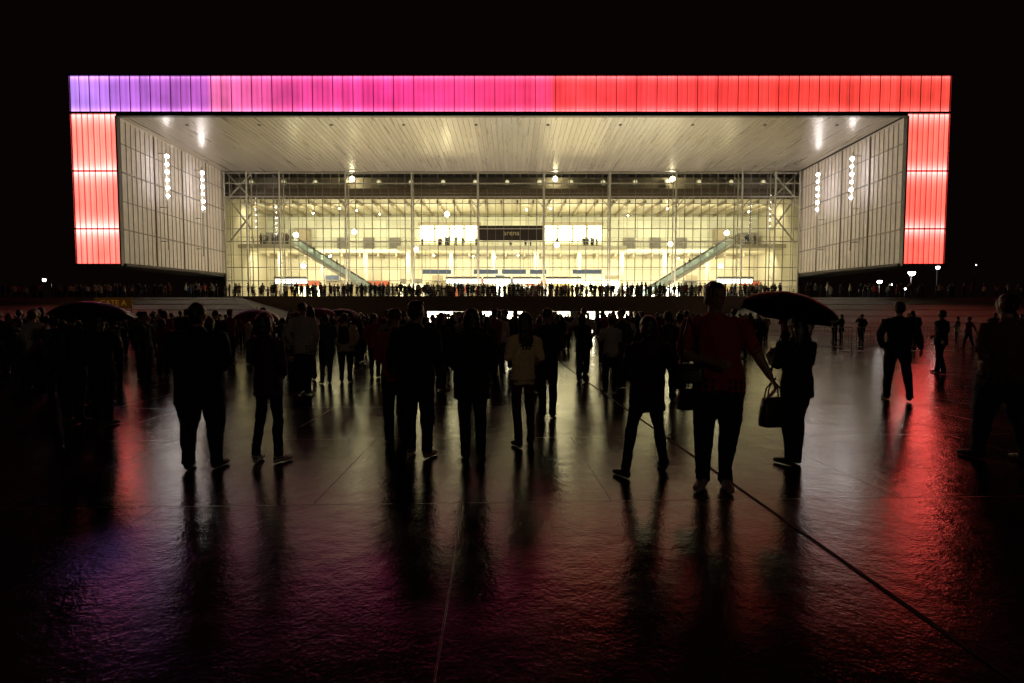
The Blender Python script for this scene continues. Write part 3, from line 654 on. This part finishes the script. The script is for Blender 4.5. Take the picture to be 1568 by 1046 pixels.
for s,f in ((-1,.45),(-1,.52),(-1,.2),(1,.15),(1,.3),(1,.42),(1,.47)): inst(C1,s*(33.3-14*f),79.1,12.6-8.7*f-.1,90*s)
for k in range(80): inst(C1,rnd.uniform(-39,39),rnd.uniform(77,85),PZ+.03)
C2=empty('plaza_crowd'); placed=[]
def ok(x,y,d=.5):
    for a,b_ in placed:
        if (a-x)**2+(b_-y)**2<d*d: return False
    placed.append((x,y)); return True
for p0,p1,d0,d1,n_ in ((330,965,13,38,150),(0,330,8.5,38,120),(965,1250,16,40,45),(1250,1568,19,42,22),(400,980,9.5,13.5,16),(860,1240,30,54,60),(330,860,36,54,70)):
    for k in range(n_):
        D=rnd.uniform(d0,d1); x=(rnd.uniform(p0,p1)-784)/778*D
        if abs(x)>16.5 and D>39: continue
        if ok(x,D): inst(C2,x,D,.003)
C3=empty('terrace_crowd')
for s in(-1,1):
    for k in range(120 if s<0 else 60): inst(C3,s*rnd.uniform(33.5,72),rnd.uniform(58.6,62),3.7)

# ------------------------------------------------------------ railing, banner, street lamps
b=MB(); G=mat('galvanised_rail',(.25,.25,.25),.4,.7)
for i in range(3):
    x=12.6+i*2.3; y=22
    b.tube([(x,y,.02),(x,y,1.05),(x+2.1,y,1.05),(x+2.1,y,.02)],.022,G,6); b.tube([(x,y,.2),(x+2.1,y,.2)],.018,G,6)
    for k in range(1,14): b.tube([(x+k*.15,y,.2),(x+k*.15,y,1.05)],.008,G,5)
    for xx in(x+.3,x+1.8): b.tube([(xx,y-.3,.02),(xx,y+.3,.02)],.02,G,6)
b.obj('crowd_barrier')
E=empty('banner_sign'); b=MB(); b.box(-32.7,-29.8,40,40.06,2.15,3.0,mat('banner_cloth',(.25,.12,.03),.7,0,(.6,.22,.03),.03,sample=False))  # faint glow put into the cloth, as no light reaches this face
for x in(-32.6,-29.9): b.tube([(x,40.1,0),(x,40.1,3.05)],.04,G,6)
b.obj('panel',E)
t=bpy.data.curves.new('lettering','FONT'); t.body='GATE A'; t.size=.6; t.align_x='CENTER'; t.extrude=.01
to=bpy.data.objects.new('lettering',t); to.location=(-31.25,39.98,2.38); to.rotation_euler=(math.radians(90),0,0); COL.objects.link(to); to.parent=E
t.materials.append(mat('banner_text',(.5,.3,.1),.7,0,(.9,.4,.05),.10,sample=False))  # letters carry the same added glow
def street_lamp(x,y,zb,zt,r,st,power=0):
    b=MB(); m=mat('street_bulb',(.8,.8,.8),.4,0,(1,.96,.92),st,sample=False)
    b.tube([(x,y,zb),(x,y,zt+.3)],[.14,.07],M_frame); b.tube([(x,y,zt+.3),(x-.5,y-.6,zt+.45),(x-.6,y-.9,zt+.32)],.05,M_frame,6)
    b.ball((x-.6,y-.9,zt+.32),(r*1.3,r*1.3,r*.5),M_frame); b.ball((x-.6,y-.9,zt),r,m); o=b.obj('street_lamp',None,True)
    if power:
        l=bpy.data.lights.new('added_rear_fill','POINT'); l.energy=power; l.color=(1,.8,.55); l.shadow_soft_size=.5
        q=bpy.data.objects.new('added_rear_fill',l); q.location=(x-.6,y-.9,zt-.9); COL.objects.link(q); q.parent=o
for a in ((78,100,3.7,10.0,.55,40),(83,100,3.7,11.0,.32,20),(79,110,3.7,9.0,.42,35),(72,105,3.7,7.2,.2,25),(80,108,3.7,8.2,.2,25),(83,108,3.7,7.3,.16,25),(-90,100,3.7,8.6,.3,14),(104,115,3.7,13,.12,6),(5,-16,0,9,.3,10,250)): street_lamp(*a)  # last lamp is unseen, added behind the camera to light people's backs
